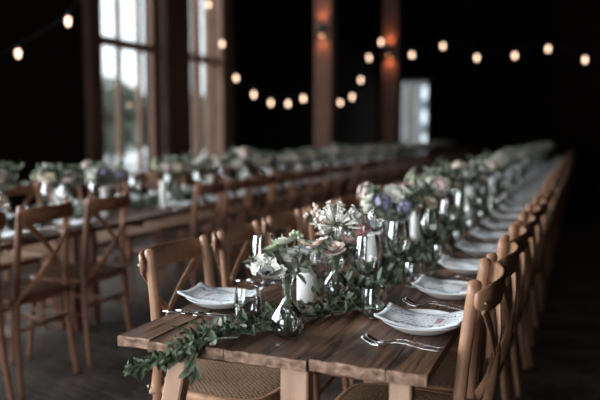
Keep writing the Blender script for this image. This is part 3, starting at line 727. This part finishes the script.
# garlands of leaves
def garland(name, path, seed, dens, label, group=None, leafL=.036, spread=.045, mats_=('leafd', 'leaf'), zmin=None):
    rg = random.Random(seed); t = empty(name, path[0]); o0 = Vector(path[0])
    P = smooth_path([Vector(p)-o0 for p in path], 8); st = MB(); tube(st, P, .0022, 5)
    ls = [MB(), MB()]; n = len(P); L_ = sum((P[i+1]-P[i]).length for i in range(n-1)); N_ = int(L_*dens)
    for _ in range(N_):
        f_ = rg.random()*(n-1); j = min(n-2, int(f_)); c = P[j].lerp(P[j+1], f_-j); tg = (P[j+1]-P[j]).normalized()
        free = c.z+o0.z < TZ-.004 or (c+o0).y < 1.53
        tap = min(1, (n-1-f_)/(n*.12)+.15) if name == 'leaf_garland' else 1
        off = Vector((rg.gauss(0, 1)*spread*tap, rg.gauss(0, 1)*spread*.6*tap, 0 if free else abs(rg.gauss(0, 1))*.016)); c2 = c+off*(.35 if free else 1)
        d = (rand_dir(rg, -.2 if not free else -.9)+tg*.6)
        d.normalize(); l_ = leafL*rg.uniform(.65, 1.25); up = rand_dir(rg, .2)
        if not free and (c2+d*l_).z+o0.z < TZ+.004: d.z = abs(d.z)*.5; c2.z = max(c2.z, TZ+.006-o0.z)
        tube(st, [c, c.lerp(c2, .6)+Vector((0, 0, .004)), c2], .0009, 3, caps=False)
        leaf(ls[0 if rg.random() < .6 else 1], c2, d, up, l_, l_*.42, 0, rg.uniform(-.1, .12) if not free else .3)
    st.obj('stem', M['stem'], t); ls[0].obj('leaves', M[mats_[0]], t, False); ls[1].obj('leaves', M[mats_[1]], t, False)
    tag(t, label, 'garland', group); return t
z = TZ+.006
garland('leaf_garland', [(-.60, 2.06, z), (-.68, 1.93, z), (-.77, 1.83, z), (-.80, 1.73, z), (-.84, 1.64, z), (-.875, 1.56, z+.002), (-.905, 1.508, TZ+.002), (-.935, 1.487, .70), (-.985, 1.478, .684), (-1.045, 1.470, .660)], 5, 900,
        'dark green leafy garland trailing over the near left edge of the main table', leafL=.029, spread=.033)
garland('hanging_sprig', [(-.862, 1.545, z), (-.868, 1.512, TZ), (-.872, 1.498, .700), (-.878, 1.493, .672)], 8, 150, 'short leafy sprig hanging over the table edge above the pale leg', leafL=.045, spread=.008)
for k in range(5):
    y0 = 2.15+2.7*k
    garland('table_garland', [(-.716+rnd.uniform(-.04, .04), y0+q*.45, z) for q in range(7)], 20+k, 420 if k < 2 else 260, 'leafy green runner between the bouquets, %s along the main table' % ['first', 'second', 'third', 'fourth', 'fifth'][k], 'greenery runners on the main table', leafL=.045 if k < 2 else .06, spread=.06)
for k in range(5):
    y0 = 2.2+2.9*k
    garland('table_garland', [(TX+rnd.uniform(-.04, .04), y0+q*.48, z) for q in range(7)], 40+k, 260, 'leafy green runner between the bouquets, %s along the left table' % ['first', 'second', 'third', 'fourth', 'fifth'][k], 'greenery runners on the left table', leafL=.06, spread=.06)
# fallen petals by the forks
for k, (x, y, m_) in enumerate([(-.392, 1.708, 'pink'), (-.355, 1.70, 'cream'), (-.70, 1.60, 'cream')]):
    b = MB(); leaf(b, (0, 0, .003), (1, .3, 0), (0, 0, 1), .010, .008); tag(b.obj('fallen_petal', M[m_], loc=(x, y, TZ-.0006)), ['tiny pink petal lying by the nearest forks', 'tiny cream petal lying by the nearest forks', 'tiny cream petal lying beside the bud vase'][k], 'petal')

# ------------------------------------------------------------------ festoon lights
def festoon(pts, label, sub, r=.038):
    P = smooth_path(pts, 6); b = MB(); tube(b, P, .004, 5); tag(b.obj('festoon_cable', M['cord']), label, 'cable')
    for i, p in enumerate(pts):
        if i in sub['skip']: continue
        t = empty('festoon_bulb', p)
        b = MB(); lathe(b, sprof([(.001, 0), (.014, 0), (.016, -.03), (.014, -.05), (.001, -.05)], 3), 10); b.obj('socket', M['soil'], t)
        b = MB(); lathe(b, sprof([(.012, -.045), (.022, -.06), (r, -.085), (r*.9, -.115), (r*.4, -.13), (.001, -.132)], 3), 16); b.obj('bulb', M['bulb'], t)
        tag(t, 'round glowing bulb, %s from the left on the %s' % ((ORD+['last'])[i-sub.get('o', 0)].replace('nearest', 'first'), sub['name']), 'light bulb', 'festoon bulbs')
def drop(L_): return [(x, y, z+.09) for x, y, z in L_]
run1 = drop([(-6.12, 10.6, 3.95), (-6.0, 10.9, 3.43), (-5.75, 10.9, 2.76), (-5.49, 10.9, 2.18), (-5.16, 10.9, 1.895), (-4.85, 10.9, 1.755), (-4.54, 10.9, 1.735), (-4.27, 10.9, 1.815), (-4.19, 11.7, 1.70),
             (-4.17, 12.5, 1.81), (-3.94, 12.5, 1.91), (-3.78, 12.5, 2.21), (-3.63, 12.5, 2.60), (-3.41, 12.5, 2.87)])
festoon(run1, 'dark cable of the glowing bulbs dipping low around the broad post', {'skip': (0, 8), 'name': 'low hanging run', 'o': 1}, .023)
run2 = drop([(-3.41, 12.5, 2.95), (-2.85, 12.5, 2.62), (-2.31, 12.5, 2.75), (-1.73, 12.5, 2.53), (-1.11, 12.5, 2.54), (-.59, 12.5, 2.63), (-.02, 12.5, 2.43), (.6, 12.5, 2.6)])
festoon(run2, 'dark cable of the glowing bulbs crossing the dark upper right', {'skip': (0, 7), 'name': 'high right run', 'o': 1}, .024)
s_ = 6.0/7.5
run3 = drop([(-5.9, 5.2, 1.6), (-6.99*s_, 6.0, 1.2548+(2.30-1.2548)*s_), (-6.16*s_, 6.0, 1.2548+(2.67-1.2548)*s_), (-4.4, 6.0, 2.95)])
festoon(run3, 'dark cable of two glowing bulbs at the upper left', {'skip': (0, 3), 'name': 'short run at upper left', 'o': 1}, .020)
# remove prototypes that were never placed
for p in (fork, knife, plate, wine, tumb, vC, chair0, chair1, chairf, chairfd, t0, t1, *napk, *[q[0] for q in protos]):
    if p.name not in used:
        for o in [p]+list(p.children_recursive): bpy.data.objects.remove(o)
